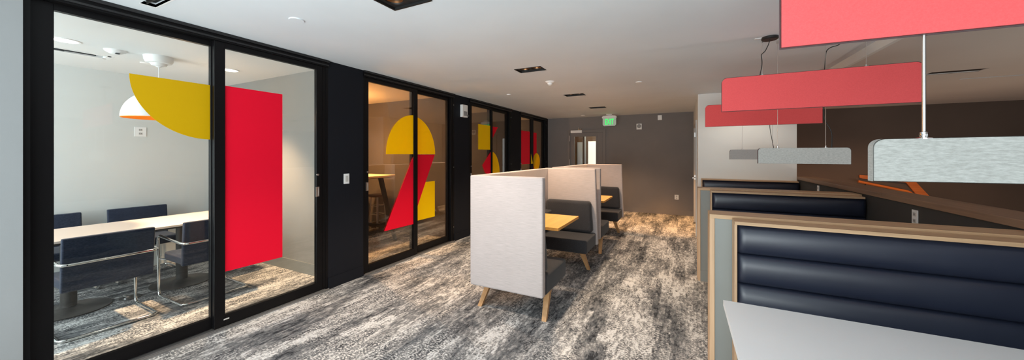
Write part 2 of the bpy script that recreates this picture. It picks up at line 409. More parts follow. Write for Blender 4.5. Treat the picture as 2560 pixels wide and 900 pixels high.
# ------------------------------------------------------------------ sliding glass doors
STICK = []
def sliding_door(n, Y0, Y1, ym, gl, label, dim=False):
    """Y0..Y1 opening, ym = middle stile; gl = list of (panel, y0, y1, X) for glass"""
    g = 'glass_dim' if dim else 'glass'
    r = thing('door_%d' % n, label, None, (WX, (Y0 + Y1) / 2, 0), kind='structure')
    fr = MB()
    fr.box(WX - .15, WX + .012, Y0, Y1, 2.465, CE)                 # head track
    fr.box(WX - .15, WX, Y0, Y0 + .028, 0, 2.465).box(WX - .15, WX, Y1 - .028, Y1, 0, 2.465)
    obj('track_frame', fr, 'frame', r)
    obj('head_rail', MB().box(WX + .002, WX + .030, Y0, Y1, 2.515, CE - .002).box(WX - .0, WX + .020, Y0, Y1, 2.478, 2.492), 'frame_edge', r)
    obj('floor_track', MB().box(WX - .14, WX + .035, Y0, Y1, 0, 0.010).box(WX - .012, WX - .004, Y0, Y1, 0.010, .016).box(WX + .012, WX + .02, Y0, Y1, 0.01, .016), 'track', r)
    for side in (0, 1):
        a, b, X, gy0, gy1 = gl[side]
        p = MB()
        p.box(X - .02, X + .02, a, gy0, 0.02, 2.463, .002, 1).box(X - .02, X + .02, gy1, b, 0.02, 2.463, .002, 1)
        p.box(X - .02, X + .02, gy0, gy1, 0.02, 0.112).box(X - .02, X + .02, gy0, gy1, 2.418, 2.463)
        pn = obj('sliding_panel', p, 'frame', r)
        obj('glass_pane', MB().box(X - .004, X + .004, gy0 - .004, gy1 + .004, .108, 2.422), g, pn)
        yl = (b - .055) if n == 1 else (a + .03)
        if (n == 1 and side == 1) or (n != 1 and side == 0):
            hd = obj('flush_pull', MB().box(X + .02, X + .023, yl - .018, yl + .018, 1.045, 1.15).box(X + .023, X + .0255, yl - .018, yl - .010, 1.045, 1.15).box(X + .023, X + .0255, yl + .010, yl + .018, 1.045, 1.15).box(X + .023, X + .0255, yl - .010, yl + .010, 1.045, 1.055).box(X + .023, X + .0255, yl - .01, yl + .01, 1.14, 1.15), 'steel', pn)
            obj('lock_knob', MB().tube([(X + .018, yl, 1.28), (X + .034, yl, 1.28)], .011, 14), 'steel', pn, True)
    for z in (1.28, 0.25, 2.35):
        if n != 1: obj('screw_cap', MB().tube([(WX - .002, Y1 - .014, z), (WX + .006, Y1 - .014, z)], .007, 10), 'steel', r, True)
    return r

XL, XR = WX - .065, WX - .022
d1 = sliding_door(1, 0.478, 2.426, 1.42, [(0.506, 1.435, XL, 0.600, 1.398), (1.405, 2.36, XR, 1.482, 2.295)], 'nearest black framed sliding glass door, clear panes with a large number 1 graphic')
obj('closing_jamb', MB().box(WX - .12, WX - .004, 2.362, 2.398, 0.02, 2.465), 'frame', d1)
obj('sticker', MB().box(XR + .0205, XR + .0215, 1.47, 1.51, .072, .083), 'offwhite', d1)
d2 = sliding_door(2, 2.889, 4.745, 3.79, [(2.917, 3.846, XR, 2.972, 3.775), (3.768, 4.66, XL, 3.90, 4.62)], 'second black framed sliding glass door with a number 2 graphic', True)
d3 = sliding_door(3, 5.215, 6.925, 6.0, [(5.243, 6.080, XR, 5.300, 6.025), (5.985, 6.86, XL, 6.13, 6.76)], 'third black framed sliding glass door with a number 3 graphic', True)
d4 = sliding_door(4, 7.395, 9.16, 8.15, [(7.423, 8.22, XR, 7.47, 8.06), (8.18, 9.09, XL, 8.33, 8.98)], 'farthest black framed sliding glass door with a number 4 graphic', True)
for d, y in ((d2, 4.69), (d3, 6.87), (d4, 9.10)):
    obj('closing_jamb', MB().box(WX - .12, WX - .004, y - .022, y + .022, 0.02, 2.465), 'frame', d)

def decal(door, name, poly, X, m):
    obj(name, MB().prism(poly, 'X', X + .0045, X + .0065), m, door)
def arc(cy, cz, ry, rz, a0, a1, n=28):
    return [(cy + ry * math.cos(math.radians(a0 + (a1 - a0) * i / n)), cz + rz * math.sin(math.radians(a0 + (a1 - a0) * i / n))) for i in range(n + 1)]
decal(d1, 'yellow_quarter_circle', [(1.398, 2.088)] + arc(1.398, 2.088, .468, .462, 180, 270), XL, 'decal_yellow')
decal(d1, 'red_bar', [(1.482, 2.095), (1.955, 2.095), (1.955, .484), (1.482, .484)], XR, 'decal_red')
# number 2: dome, slanted bar and square, split over the two panes
GA0, GA1, GB0, GB1 = 2.972, 3.70, 3.875, 4.60
def clip(poly, lo, hi):
    for bound, keep in ((lo, lambda y: y >= lo), (hi, lambda y: y <= hi)):
        out = []
        for i, p in enumerate(poly):
            q = poly[(i + 1) % len(poly)]
            if keep(p[0]): out.append(p)
            if keep(p[0]) != keep(q[0]):
                t = (bound - p[0]) / (q[0] - p[0]); out.append((bound, p[1] + t * (q[1] - p[1])))
        poly = out
    return poly
def two(door, name, poly, panes, m):
    for (lo, hi, X) in panes:
        c = clip(poly, lo, hi)
        if len(c) > 2: decal(door, name, c, X, m)
PB = [(2.95, 3.752, XR), (3.875, 4.60, XL)]
two(d2, 'yellow_dome', arc(3.79, 1.503, .527, .573, 0, 180, 40), [(2.95, 3.775, XR), (3.90, 4.6, XL)], 'decal_amber')
sl = [(4.31, 1.497), (3.79, 1.497), (3.235, 0.478), (3.792, 0.470)]
two(d2, 'red_slanted_bar', [(4.31, 1.497), (3.79, 1.497), (3.235, .478), (3.79, .474)], [(2.95, 3.775, XR), (3.90, 4.6, XL)], 'decal_red')
two(d2, 'yellow_block', [(4.31, 1.07), (4.095, 1.07), (3.90, .69), (3.90, .497), (4.31, .497)], [(3.875, 4.62, XL)], 'decal_amber')
PC = [(5.30, 6.025, XR), (6.13, 6.74, XL)]
two(d3, 'yellow_block', [(5.55, 2.09), (6.0, 2.09), (6.0, 1.597), (5.55, 1.597)], PC, 'decal_amber')
two(d3, 'red_slanted_bar', [(6.40, 2.088), (6.10, 2.088), (6.10, 1.80), (6.13, 1.80)], PC, 'decal_red')
two(d3, 'red_lower_bar', [(6.02, 1.55), (5.70, 1.285), (5.80, 1.13), (6.02, 1.06)], PC, 'decal_red')
two(d3, 'yellow_half_circle', arc(6.12, 1.08, .36, .48, -10, 90, 24) + [(6.12, 1.0)], PC, 'decal_amber')
PD = [(7.46, 8.06, XR), (8.33, 8.98, XL)]
two(d4, 'red_block', [(7.44, 2.09), (8.02, 2.09), (8.02, 1.255), (7.44, 1.255)], PD, 'decal_red')
obj('yellow_triangle', MB().prism([(8.062, 1.52), (8.205, 1.256), (8.062, 1.256)], 'X', XR + .0205, XR + .022), 'decal_amber', d4)
two(d4, 'red_bar', [(8.33, 2.09), (8.58, 2.09), (8.58, 1.5), (8.33, 1.0)], PD, 'decal_red')
obj('yellow_circle', MB().prism(arc(8.575, 1.30, .235, .235, 0, 360, 40)[:-1], 'X', XL + .007, XL + .009), 'decal_amber', d4)

# ------------------------------------------------------------------ far door
d = thing('door_5', 'dark grey door with a tall glass pane in the back wall', None, (-2.4, Y_BACK, 0), kind='structure')
obj('door_frame', MB().box(DX0 - .03, DX0 + .045, Y_BACK - .02, Y_BACK + .1, 0, DZ + .03).box(DX1 - .045, DX1 + .03, Y_BACK - .02, Y_BACK + .1, 0, DZ + .03).box(DX0 + .045, DX1 - .045, Y_BACK - .02, Y_BACK + .1, DZ - .045, DZ + .03), 'dark_wall', d)
gx0, gx1, gz0, gz1 = -2.73, -2.12, 0.25, 2.0
lf = obj('door_leaf', MB().box(DX0 + .05, gx0 - .04, Y_BACK + .0, Y_BACK + .045, 0.01, DZ - .05).box(gx1 + .04, DX1 - .05, Y_BACK, Y_BACK + .045, .01, DZ - .05).box(gx0 - .04, gx1 + .04, Y_BACK, Y_BACK + .045, gz1 + .03, DZ - .05).box(gx0 - .04, gx1 + .04, Y_BACK, Y_BACK + .045, .01, gz0), 'dark_wall', d)
obj('vision_frame', MB().box(gx0 - .04, gx0, Y_BACK - .006, Y_BACK + .05, gz0, gz1 + .03).box(gx1, gx1 + .04, Y_BACK - .006, Y_BACK + .05, gz0, gz1 + .03).box(gx0, gx1, Y_BACK - .006, Y_BACK + .05, gz1, gz1 + .03), 'dark_wall', lf)
obj('door_glass', MB().box(gx0, gx1, Y_BACK + .02, Y_BACK + .026, gz0, gz1), 'glass', lf)
cl = obj('door_closer', MB().box(-2.82, -2.50, Y_BACK - .05, Y_BACK - .004, 2.10, 2.175, .005), 'white', d)
obj('closer_arm', MB().tube([(-2.60, Y_BACK - .03, 2.17), (-2.60, Y_BACK - .03, 2.26)], .008).tube([(-2.60, Y_BACK - .06, 2.195), (-2.49, Y_BACK - .10, 2.205)], .010), 'steel', cl)
for z in (1.95, 1.28): obj('hinge', MB().tube([(DX0 + .045, Y_BACK - .025, z - .08), (DX0 + .045, Y_BACK - .025, z + .08)], .011), 'steel', d)
# what shows through the glass: vestibule beyond
vb = MB().box(-3.3, -1.4, 10.9, 10.95, 0, 2.6)
struct('wall_vestibule', vb, 'bronze')
struct('wall_vestibule_left', MB().box(-3.35, -3.3, 9.42, 10.95, 0, 2.6), 'bronze')
struct('window_1', MB().box(-2.72, -2.33, 10.85, 10.89, 0.2, 1.92), 'pale_glow', label='bright pane seen through the far door')
struct('trim_3', MB().box(-3.08, -2.92, 10.86, 10.9, .9, 1.9).box(-2.83, -2.79, 10.8, 10.85, 0, 2.3), 'offwhite', label='pale strips beyond the far door')

# ------------------------------------------------------------------ half wall by the stair, stair rail
struct('wall_half', MB().box(1.605, 1.80, Y_NEAR, 6.70, -1.2, 1.11), 'half_wall', label='dark half wall between booths and stair')
struct('trim_4', MB().box(1.586, 1.83, Y_NEAR, 4.17, 1.11, 1.155, .002, 1).box(1.586, 1.83, 4.172, 6.67, 1.11, 1.155, .002, 1).box(1.59, 1.83, 6.67, 6.75, 1.11, 1.155), 'oak_y', label='walnut coloured wooden cap on the half wall')
r = thing('stair_handrail', 'orange round wooden handrail on the dark stair wall', 'handrail', (3.5, 9.2, 0.8))
obj('rail', MB().tube(rounded([(3.13, 9.12, .962), (3.84, 9.12, .79), (4.15, 9.12, .48)], .03), .024, 12), 'rail', r, True)
for x_, z_ in ((3.24, .925), (3.70, .81)):
    obj('bracket', MB().tube([(x_, 9.12, z_), (x_, 9.15, z_ - .05), (x_, 9.30, z_ - .05)], .010), 'base_metal', r, True)
tag(obj('stair_skirt_board', MB().prism([(3.20, 1.032), (3.20, 1.085), (3.60, 1.055), (3.97, 1.012), (4.55, .16), (4.35, .16), (3.865, .955), (3.25, 1.010)], 'Y', 9.262, 9.298), 'rail'), 'orange wooden trim board stepping down behind the handrail', 'trim board')

# ------------------------------------------------------------------ booths on the right
def bench(front, white=False):
    lbl = 'navy leather channelled bench back with oak ledge'
    r = thing('booth_bench', lbl, 'bench', (0.9, front - .1, 0))
    X0, X1 = 0.288, 1.60
    obj('oak_ledge', MB().prism([(front, 1.088), (front - .135, 1.088), (front - .135, 1.068), (front, 1.068)], 'X', X0, 1.575), 'oak', r)
    obj('side_strip', MB().box(X0, X0 + .014, front - .115, front, 0.0, 1.068), 'oak_z', r)
    bm = MB(); prof = []
    zt = 1.066; hh = .183
    fy = front - .060
    for k in range(4):
        for i in range(13):
            t = i / 12; a = PI * t
            prof.append((k, zt - hh * k - hh * (1 - math.cos(a)) / 2, math.sin(a) ** .62))
    rows = []
    xs = [(X0 + .016, .10, .0), (X0 + .017, .45, .06), (X0 + .021, .66, .22), (X0 + .030, .84, .5), (X0 + .044, .96, .85), (X0 + .06, 1, 1), ((X0 + X1) / 2, 1, 1), (X1 - .05, 1, 1), (X1 - .03, .9, .8), (X1 - .01, .7, .4), (X1, .3, .1)]
    for x_, dpt, _ in xs:
        rows.append([bm.bm.verts.new((x_, fy - .062 * s_ * dpt, z_)) for (_, z_, s_) in prof])
    for A, B in zip(rows, rows[1:]):
        for i in range(len(A) - 1): bm.bm.faces.new((A[i], A[i + 1], B[i + 1], B[i]))
    obj('backrest', bm, 'leather', r, True)
    obj('back_board', MB().box(X0 + .014, X1, fy + .001, front - .001, 0.0, 1.067), 'grey_lam', r)
    obj('seat', MB().box(X0 + .014, X1, front - .62, fy - .004, .30, .46, .03, 3), 'leather', r, True)
    obj('seat_base', MB().box(X0 + .014, X1, front - .58, fy, 0.0, .30), 'grey_lam', r)
    return r
def partition(front):
    r = thing('booth_partition', '', 'partition', (0.9, front + .09, 0))
    B = front + .19
    obj('core_panel', MB().box(.192, 1.60, front + .006, B - .006, 0, 1.075), 'grey_lam', r)
    obj('oak_cap', MB().box(.162, 1.60, front, B, 1.076, 1.102, .001, 1), 'oak', r)
    obj('oak_end_post', MB().box(.162, .191, front, B, 0, 1.076, .001, 1), 'oak_z', r)
    obj('toe_base', MB().box(.168, .2875, front + .0005, front + .006, 0, .125), 'grey_lam', r)
    return r
p1 = partition(2.60); p1['label'] = 'nearest oak-capped grey booth partition beside the white table'
p2 = partition(4.575); p2['label'] = 'second oak-capped grey booth partition, behind the nearest one'
b1 = bench(2.60); b1['label'] = 'nearest navy leather bench with three fat horizontal rolls, behind the white table'
b2 = bench(4.575); b2['label'] = 'middle navy leather bench showing one roll above the nearest oak cap'
b3 = bench(6.665); b3['label'] = 'farthest navy leather bench, a dark strip under the white wall'
for b in (b1, b2, b3): b['group'] = 'navy booth benches'
t = thing('booth_table', 'white laminate table top in the near right corner', 'table', (0.9, 1.6, 0))
obj('table_top', MB().prism([(.19, 1.15), (1.56, 1.15), (1.56, 2.068), (.19, 2.068)], 'Z', .712, .74), 'laminate', t)
obj('pedestal', MB().tube([(.95, 1.6, .02), (.95, 1.6, .712)], .04, 20).lathe([(0, 0), (.28, 0), (.28, .012), (.05, .03), (0, .03)], (.95, 1.6, 0)), 'base_metal', t, True)

# ------------------------------------------------------------------ felt pendant lamps
def baffle_lamp(name, label, x0, x1, z0, z1, y, th, rad, m, cables, canopy, cords, tilt=0.0, edge=None):
    r = thing(name, label, 'pendant lamp', ((x0 + x1) / 2, y, z0))
    ta = tilt
    def Z(x): return ta * (x - (x0 + x1) / 2)
    def pr(ix, n=8):
        pts = [(x0, z0), (x1, z0)]
        pts += [(x1 - rad + rad * math.cos(a), z1 - rad + rad * math.sin(a)) for a in [PI / 2 * i / n for i in range(n + 1)]]
        pts += [(x0 + rad - rad * math.sin(a), z1 - rad + rad * math.cos(a)) for a in [PI / 2 * i / n for i in range(n + 1)]]
        return [(px, pz + Z(px)) for px, pz in pts]
    sh = obj('felt_shade', MB().prism(pr(0), 'Y', y - th / 2, y - th / 2 + .009), m, r)
    obj('felt_shade', MB().prism(pr(0), 'Y', y + th / 2 - .009, y + th / 2), m, r)
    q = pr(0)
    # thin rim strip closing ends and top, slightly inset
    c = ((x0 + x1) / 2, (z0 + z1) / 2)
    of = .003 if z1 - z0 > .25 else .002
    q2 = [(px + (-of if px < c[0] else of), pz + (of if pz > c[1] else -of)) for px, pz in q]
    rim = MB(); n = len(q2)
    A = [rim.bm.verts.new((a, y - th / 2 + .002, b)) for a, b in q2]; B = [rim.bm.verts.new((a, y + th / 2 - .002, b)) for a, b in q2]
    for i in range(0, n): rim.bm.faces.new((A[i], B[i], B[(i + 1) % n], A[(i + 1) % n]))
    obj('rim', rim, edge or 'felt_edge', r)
    obj('light_bar', MB().box(x0 + .06, x1 - .06, y - th / 2 + .014, y + th / 2 - .014, z0 + .06, z0 + .08), 'offwhite', r)
    for i, cx_ in enumerate(cables):
        zz = z1 + Z(cx_)
        obj('suspension_cable', MB().tube([(cx_, y, zz), (cx_, y, CE if cx_ < 1.586 else CR)], .0018, 6), 'steel', r)
        obj('cable_gripper', MB().lathe([(.016, 0), (.016, .003), (.006, .006), (.006, .018), (0, .022)], (cx_, y, zz), 12), 'steel', r, True)
        obj('ceiling_anchor', MB().lathe([(0, -.03), (.007, -.03), (.007, 0), (0, 0)], (cx_, y, CE), 12), 'steel', r, True)
    if canopy:
        obj('canopy', MB().lathe([(0, -.025), (.055, -.025), (.062, -.018), (.062, 0), (0, 0)], canopy, 32), 'black', r, True)
        obj('mounting_plate', MB().box(canopy[0] - .11, canopy[0] + .0, canopy[1] - .012, canopy[1] + .012, CE - .004, CE - .0), 'white', r)
    for cd in cords:
        obj('power_cord', MB().tube(rounded(cd, .05), .0035, 8), 'black', r, True)
    return r
GR, GG = 'red felt lamps over the booths', 'grey felt lamps over the booths'
Rx0, Rx1, Rz0, Rz1, Th = .333, 1.655, 1.905, 2.215, .045
baffle_lamp('felt_pendant_lamp', 'largest and nearest red felt pendant lamp, cropped by the top edge', .374, 1.72, 1.940, 2.25, 1.80, .03, .03, M['felt_red'], [.70, 1.38], (.72, 1.80, CE), [[(.72, 1.80, CE), (.74, 1.80, 2.4), (.70, 1.80, 2.25)]], tilt=-.018)['group'] = GR
baffle_lamp('felt_pendant_lamp', 'long red felt pendant lamp in full view, second from the camera', Rx0, Rx1, Rz0, Rz1, 3.75, .03, .045, M['felt_red'], [.645, 1.335], (.692, 3.70, CE), [[(.692, 3.70, CE - .02), (.684, 3.70, 2.48), (.66, 3.72, 2.42), (.635, 3.74, 2.405), (.645, 3.74, 2.32), (.628, 3.75, 2.215)]])['group'] = GR
baffle_lamp('felt_pendant_lamp', 'farthest red felt pendant lamp, half hidden behind the long red one', .30, 1.612, 1.905, 2.215, 5.70, .03, .045, M['felt_red'], [.62, 1.30], (.66, 5.66, CE), [[(.66, 5.66, CE - .02), (.64, 5.68, 2.4), (.62, 5.70, 2.215)]])['group'] = GR
baffle_lamp('grey_felt_pendant_lamp', 'largest pale grey felt pendant lamp at the right edge', .655, 1.33, 1.402, 1.560, 1.80, .045, .032, M['felt_near'], [], None, [], tilt=.009, edge='felt_near')['group'] = GG
g1 = [o for o in bpy.data.objects if o.name == 'grey_felt_pendant_lamp'][0]
obj('suspension_rod', MB().tube([(.797, 1.80, 1.572), (.797, 1.80, CE)], .0055, 12), 'steel', g1, True)
obj('suspension_rod', MB().tube([(1.17, 1.80, 1.572), (1.17, 1.80, CE)], .0055, 12), 'steel', g1, True)
for x_ in (.797, 1.17): obj('rod_collar', MB().lathe([(.026, -.004), (.026, 0), (.010, .003), (.012, .012), (.010, .022), (0, .026)], (x_, 1.80, 1.562 + .009 * (x_ - .99)), 16), 'chrome', g1, True)
baffle_lamp('grey_felt_pendant_lamp', 'small grey felt pendant lamp, middle one of three', .628, 1.268, 1.417, 1.558, 3.84, .035, .028, M['felt_grey'], [.775, 1.11], None, [[(1.18, 3.84, CE - .02), (1.22, 3.84, 2.44), (1.113, 3.84, 2.42), (1.10, 3.86, 2.1), (1.105, 3.86, 1.80), (1.155, 3.85, 1.70), (1.15, 3.84, 1.56)]])['group'] = GG
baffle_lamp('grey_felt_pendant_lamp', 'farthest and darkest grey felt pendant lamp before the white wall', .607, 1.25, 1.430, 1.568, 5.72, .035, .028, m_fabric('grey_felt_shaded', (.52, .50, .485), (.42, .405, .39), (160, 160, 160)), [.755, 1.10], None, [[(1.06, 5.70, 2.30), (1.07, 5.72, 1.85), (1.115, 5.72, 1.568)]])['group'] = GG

# ------------------------------------------------------------------ privacy sofas
def sofa():
    ox, oy = -1.47, 2.75
    r = thing('privacy_booth_sofa', 'nearest blush high-screened booth sofa with charcoal cushions and oak table', 'sofa', (ox, oy, 0), 'high-screened booth sofas')
    L, R_ = -1.85, -1.09
    zt, zb = 1.297, .232
    obj('near_screen', MB().box(L, R_, oy, oy + .075, zb, zt, .018, 3), 'screen', r, True)
    obj('side_screen', MB().box(L, L + .06, oy + .06, oy + 2.0, zb, zt - .001, .014, 3), 'screen', r, True)
    m = MB(); m.box(L, R_, oy + 1.985, oy + 2.06, zb, zt, .018, 3)
    for v in m.bm.verts:
        if v.co.x > -1.2: v.co.x += .035 * (1 - (v.co.z - zb) / (zt - zb))
    obj('far_screen', m, 'screen', r, True)
    # seats with down-wrapped rounded front
    obj('seat_cushion', MB().box(L + .065, R_ + .004, oy + .078, oy + .66, .232, .412, .028, 4), 'charcoal', r, True)
    s = MB(); s.box(L + .065, R_ + .012, oy + 1.475, oy + 1.982, .232, .405, .028, 4)
    obj('seat_cushion', s, 'charcoal', r, True)
    def back(y0, y1, sgn):
        m = MB(); m.box(L + .075, R_ - .045, y0, y1, .42, .845, .045, 4)
        for v in m.bm.verts:
            if v.co.x > -1.3: v.co.x += .03 * (1 - (v.co.z - .42) / .42)
        return m
    obj('back_cushion', back(oy + .078, oy + .20, 1), 'charcoal', r, True)
    obj('back_cushion', back(oy + 1.862, oy + 1.982, -1), 'charcoal', r, True)
    obj('side_pad', MB().box(L + .062, L + .16, oy + 1.44, oy + 1.90, .60, .70, .02, 3), 'charcoal', r, True)
    tt = obj('table_top', MB().prism([(L + .062, oy + .635), (-1.165, oy + .635), (-1.165, oy + 1.42), (L + .062, oy + 1.42)], 'Z', .692, .722), 'oak_table', r)
    obj('table_bracket', MB().box(L + .062, -1.4, oy + .95, oy + 1.10, .675, .691).box(L + .062, L + .075, oy + .95, oy + 1.10, .45, .691), 'base_metal', tt)
    for x_, sx in ((-1.14, .03), (-1.76, -.03)):
        obj('leg', MB().bar((x_ + sx, oy + .095, 0), (x_, oy + .27, .236), .042, .036, .058, .055), 'oak_leg', r)
        obj('leg', MB().bar((x_ + sx + .02, oy + 1.62, 0), (x_, oy + 1.50, .236), .040, .036, .058, .055), 'oak_leg', r)
    return r
s1 = sofa()
s2 = dup(s1, (0, 2.31, 0), 'farther blush high-screened booth sofa, behind the nearest one')

# ------------------------------------------------------------------ glass room furniture
t = thing('meeting_table', 'long pale conference table behind the first glass door', 'table', (-5.27, 1.37, 0))
def rrect(x0, x1, y0, y1, r, n=6):
    pts = []
    for cx, cy, a0 in ((x1 - r, y1 - r, 0), (x0 + r, y1 - r, 90), (x0 + r, y0 + r, 180), (x1 - r, y0 + r, 270)):
        pts += [(cx + r * math.cos(math.radians(a0 + 90 * i / n)), cy + r * math.sin(math.radians(a0 + 90 * i / n))) for i in range(n + 1)]
    return pts
obj('table_top', MB().prism(rrect(-5.69, -4.85, .30, 2.35, .08), 'Z', .722, .742), 'room_table', t)
obj('table_edge', MB().prism(rrect(-5.685, -4.855, .305, 2.345, .08), 'Z', .706, .722), 'base_metal', t)
for y_ in (.97, 1.79):
    b = obj('pedestal', MB().tube([(-5.26, y_, .02), (-5.26, y_, .706)], .052, 24), 'base_metal', t, True)
    obj('base_plate', MB().lathe([(0, 0), (.27, 0), (.27, .010), (.10, .022), (.06, .045), (0, .045)], (-5.26, y_, 0), 48, 1.0, 1.0), 'base_metal', b, True)

def chair():
    # local frame: faces -X, back at +X; width along Y
    r = thing('meeting_chair', 'navy fabric chair with bent chrome tube frame, nearest the camera at left', 'chair', (-4.65, 1.04, 0), 'navy meeting chairs')
    ox, oy = -4.65, 1.04
    w = .265
    b = MB(); b.box(ox + .20, ox + .25, oy - w, oy + w, .385, .825, .012, 3)
    for v in b.bm.verts: v.co.x += (v.co.z - .385) * .10 - .02
    bk = obj('backrest', b, 'navy_fab', r, True)
    obj('seat', MB().box(ox - .24, ox + .20, oy - w + .01, oy + w - .01, .385, .475, .03, 4), 'navy_fab', r, True)
    wf = w + .018
    path = [(ox + .295, oy, .618), (ox + .295, oy + wf, .618), (ox - .29, oy + wf, .648), (ox - .27, oy + wf, .014), (ox + .27, oy + wf, .014), (ox + .27, oy - wf, .014), (ox - .27, oy - wf, .014), (ox - .29, oy - wf, .648), (ox + .295, oy - wf, .618), (ox + .295, oy, .618)]
    P = rounded(path, .065, 7)
    obj('tube_frame', MB().tube(P, .0125, 12, caps=False), 'chrome', r, True)
    obj('cross_tube', MB().tube([(ox - .283, oy - wf, .40), (ox - .2, oy - wf + .05, .39), (ox - .2, oy + wf - .05, .39), (ox - .283, oy + wf, .40)], .009, 10), 'chrome', r, True)
    return r
c1 = chair()
c2 = dup(c1, (0.0, .735, 0), 'navy fabric chair with chrome tube frame, partly behind the door stile')
c3 = dup(c1, (0, 0, 0), 'navy chair across the table, its wide back right of centre against the wall')
c3.location = (-6.02, 1.71, 0); c3.rotation_euler = (0, 0, PI)
c4 = dup(c1, (0, 0, 0), 'navy chair across the table at the far left, cut by the door frame')
c4.location = (-6.02, .98, 0); c4.rotation_euler = (0, 0, PI)

f_ = thing('floor_outlet_box', 'small round metal floor outlet under the meeting table', 'floor outlet', (-5.16, 1.35, 0))
obj('cover_plate', MB().lathe([(0, 0), (.085, 0), (.08, .006), (0, .006)], (-5.16, 1.35, 0), 32), 'base_metal', f_, True)
obj('lid', MB().lathe([(0, .006), (.03, .006), (.028, .03), (0, .032)], (-5.17, 1.33, 0), 20), 'chrome', f_, True)

# dome pendant in the room
pd = thing('dome_pendant_lamp', 'white dome pendant lamp with orange inside, behind the first glass door', 'pendant lamp', (-4.98, 1.51, CE))
px, py = -4.98, 1.51
obj('canopy', MB().lathe([(0, -.115), (.014, -.115), (.03, -.10), (.055, -.098), (.065, -.082), (.07, -.075), (.098, -.07), (.112, -.045), (.118, 0), (0, 0)], (px, py, CE), 40), 'white', pd, True)
obj('cord', MB().tube([(px, py, 2.17), (px, py, CE - .11)], .004, 8), 'white', pd, True)
dm = [(0.012, .30)] + [(.275 * math.sin(a), .285 * math.cos(a)) for a in [PI / 2 * i / 16 for i in range(1, 17)]]
sh = obj('shade', MB().lathe(dm, (px, py, 1.885), 56), 'lamp_white', pd, True)
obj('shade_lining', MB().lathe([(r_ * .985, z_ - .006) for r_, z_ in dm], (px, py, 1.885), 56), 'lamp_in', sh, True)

for i, (x_, y_, lb) in enumerate(((-5.02, .905, 'lit round ceiling light at the far left behind the first glass door'), (-4.98, 2.14, 'lit round ceiling light above the red bar of the first door'))):
    l = thing('round_ceiling_light', lb, 'ceiling light', (x_, y_, CE), 'round lights of the meeting room')
    obj('trim_ring', MB().lathe([(.078, 0), (.078, -.006), (.092, -.006), (.096, 0)], (x_, y_, CE), 40), 'white', l, True)
    obj('lens', MB().lathe([(0, -.004), (.078, -.004)], (x_, y_, CE), 40), 'light_disc', l, True)
l = thing('smoke_detector', 'white smoke detector on the meeting room ceiling, left of the dome lamp', 'smoke detector', (-5.06, 1.22, CE), 'ceiling sensors')
obj('body', MB().lathe([(0, -.038), (.035, -.038), (.05, -.028), (.072, -.014), (.078, 0), (0, 0)], (-5.06, 1.22, CE), 36), 'white', l, True)
obj('sensor_slot', MB().box(-5.04, -5.01, 1.21, 1.24, CE - .040, CE - .034), 'black', l)
l = thing('slot_diffuser', 'long dark slot air diffuser in the meeting room ceiling', 'air vent', (-5.5, .5, CE), 'air vents')
obj('frame', MB().box(-5.60, -5.575, -.4, 1.28, CE - .005, CE + .02).box(-5.445, -5.42, -.4, 1.28, CE - .005, CE + .02).box(-5.6, -5.42, 1.255, 1.30, CE - .005, CE + .02), 'white', l)
obj('slot', MB().box(-5.575, -5.445, -.4, 1.255, CE + .05, CE + .06), 'recess_dark', l)
obj('vane', MB().box(-5.576, -5.572, -.4, 1.0, CE + .001, CE + .05).box(-5.54, -5.535, -.4, 1.2, CE + .001, CE + .05), 'black', l)  # black liner darkening the far side of the slot, plus one vane
tag(obj('ceiling_cover_disc', MB().lathe([(0, -.006), (.04, -.006), (.043, 0)], (-5.45, 1.54, CE), 24), 'white'), 'thin round cover plate on the meeting room ceiling beside the dome lamp canopy', 'cover plate')

def plate(name, label, cat, cx, cy, cz, ax, sgn, w=.072, h=.118, kind='outlet', group=None):
    """wall plate: ax = axis of the wall normal, sgn = direction it faces"""
    r = thing(name, label, cat, (cx, cy, cz), group)
    def bx(a0, a1, z0, z1, d0, d1, m, nm, par, bev=0):
        if ax == 'X': q = MB().box(*sorted((cx + sgn * d0, cx + sgn * d1)), cy + a0, cy + a1, cz + z0, cz + z1, bev)
        else: q = MB().box(cx + a0, cx + a1, *sorted((cy + sgn * d0, cy + sgn * d1)), cz + z0, cz + z1, bev)
        return obj(nm, q, m, par)
    bx(-w / 2, w / 2, -h / 2, h / 2, 0, .006, 'white', 'plate', r, .002)
    if kind == 'outlet':
        for z in (-.025, .025):
            s_ = bx(-.017, .017, z - .014, z + .014, .006, .008, 'offwhite', 'socket', r)
            bx(-.009, -.006, z - .005, z + .006, .008, .0085, 'black', 'slot', s_); bx(.006, .009, z - .005, z + .006, .008, .0085, 'black', 'slot', s_)
    elif kind == 'switch':
        bx(-.017, .017, -.034, .034, .006, .009, 'offwhite', 'rocker', r)
    return r
plate('light_switch', 'white rocker light switch on the black column', 'switch', WX, 2.655, 1.215, 'X', 1, kind='switch')
plate('wall_outlet', 'white outlet high on the pale meeting room wall under the dome lamp', 'outlet', WB, 1.77, 1.80, 'X', 1, .11, .125, group='wall outlets')
plate('wall_outlet', 'white outlet low on the dark grey back wall', 'outlet', -.128, Y_BACK, .44, 'Y', -1, .09, .118, group='wall outlets')
plate('wall_outlet', 'white outlet on the dark half wall, above the nearest oak cap', 'outlet', 1.605, 3.725, 1.012, 'X', -1, group='wall outlets')
plate('wall_outlet', 'tiny white outlet on the half wall behind the second booth', 'outlet', 1.605, 5.80, 1.03, 'X', -1, group='wall outlets')

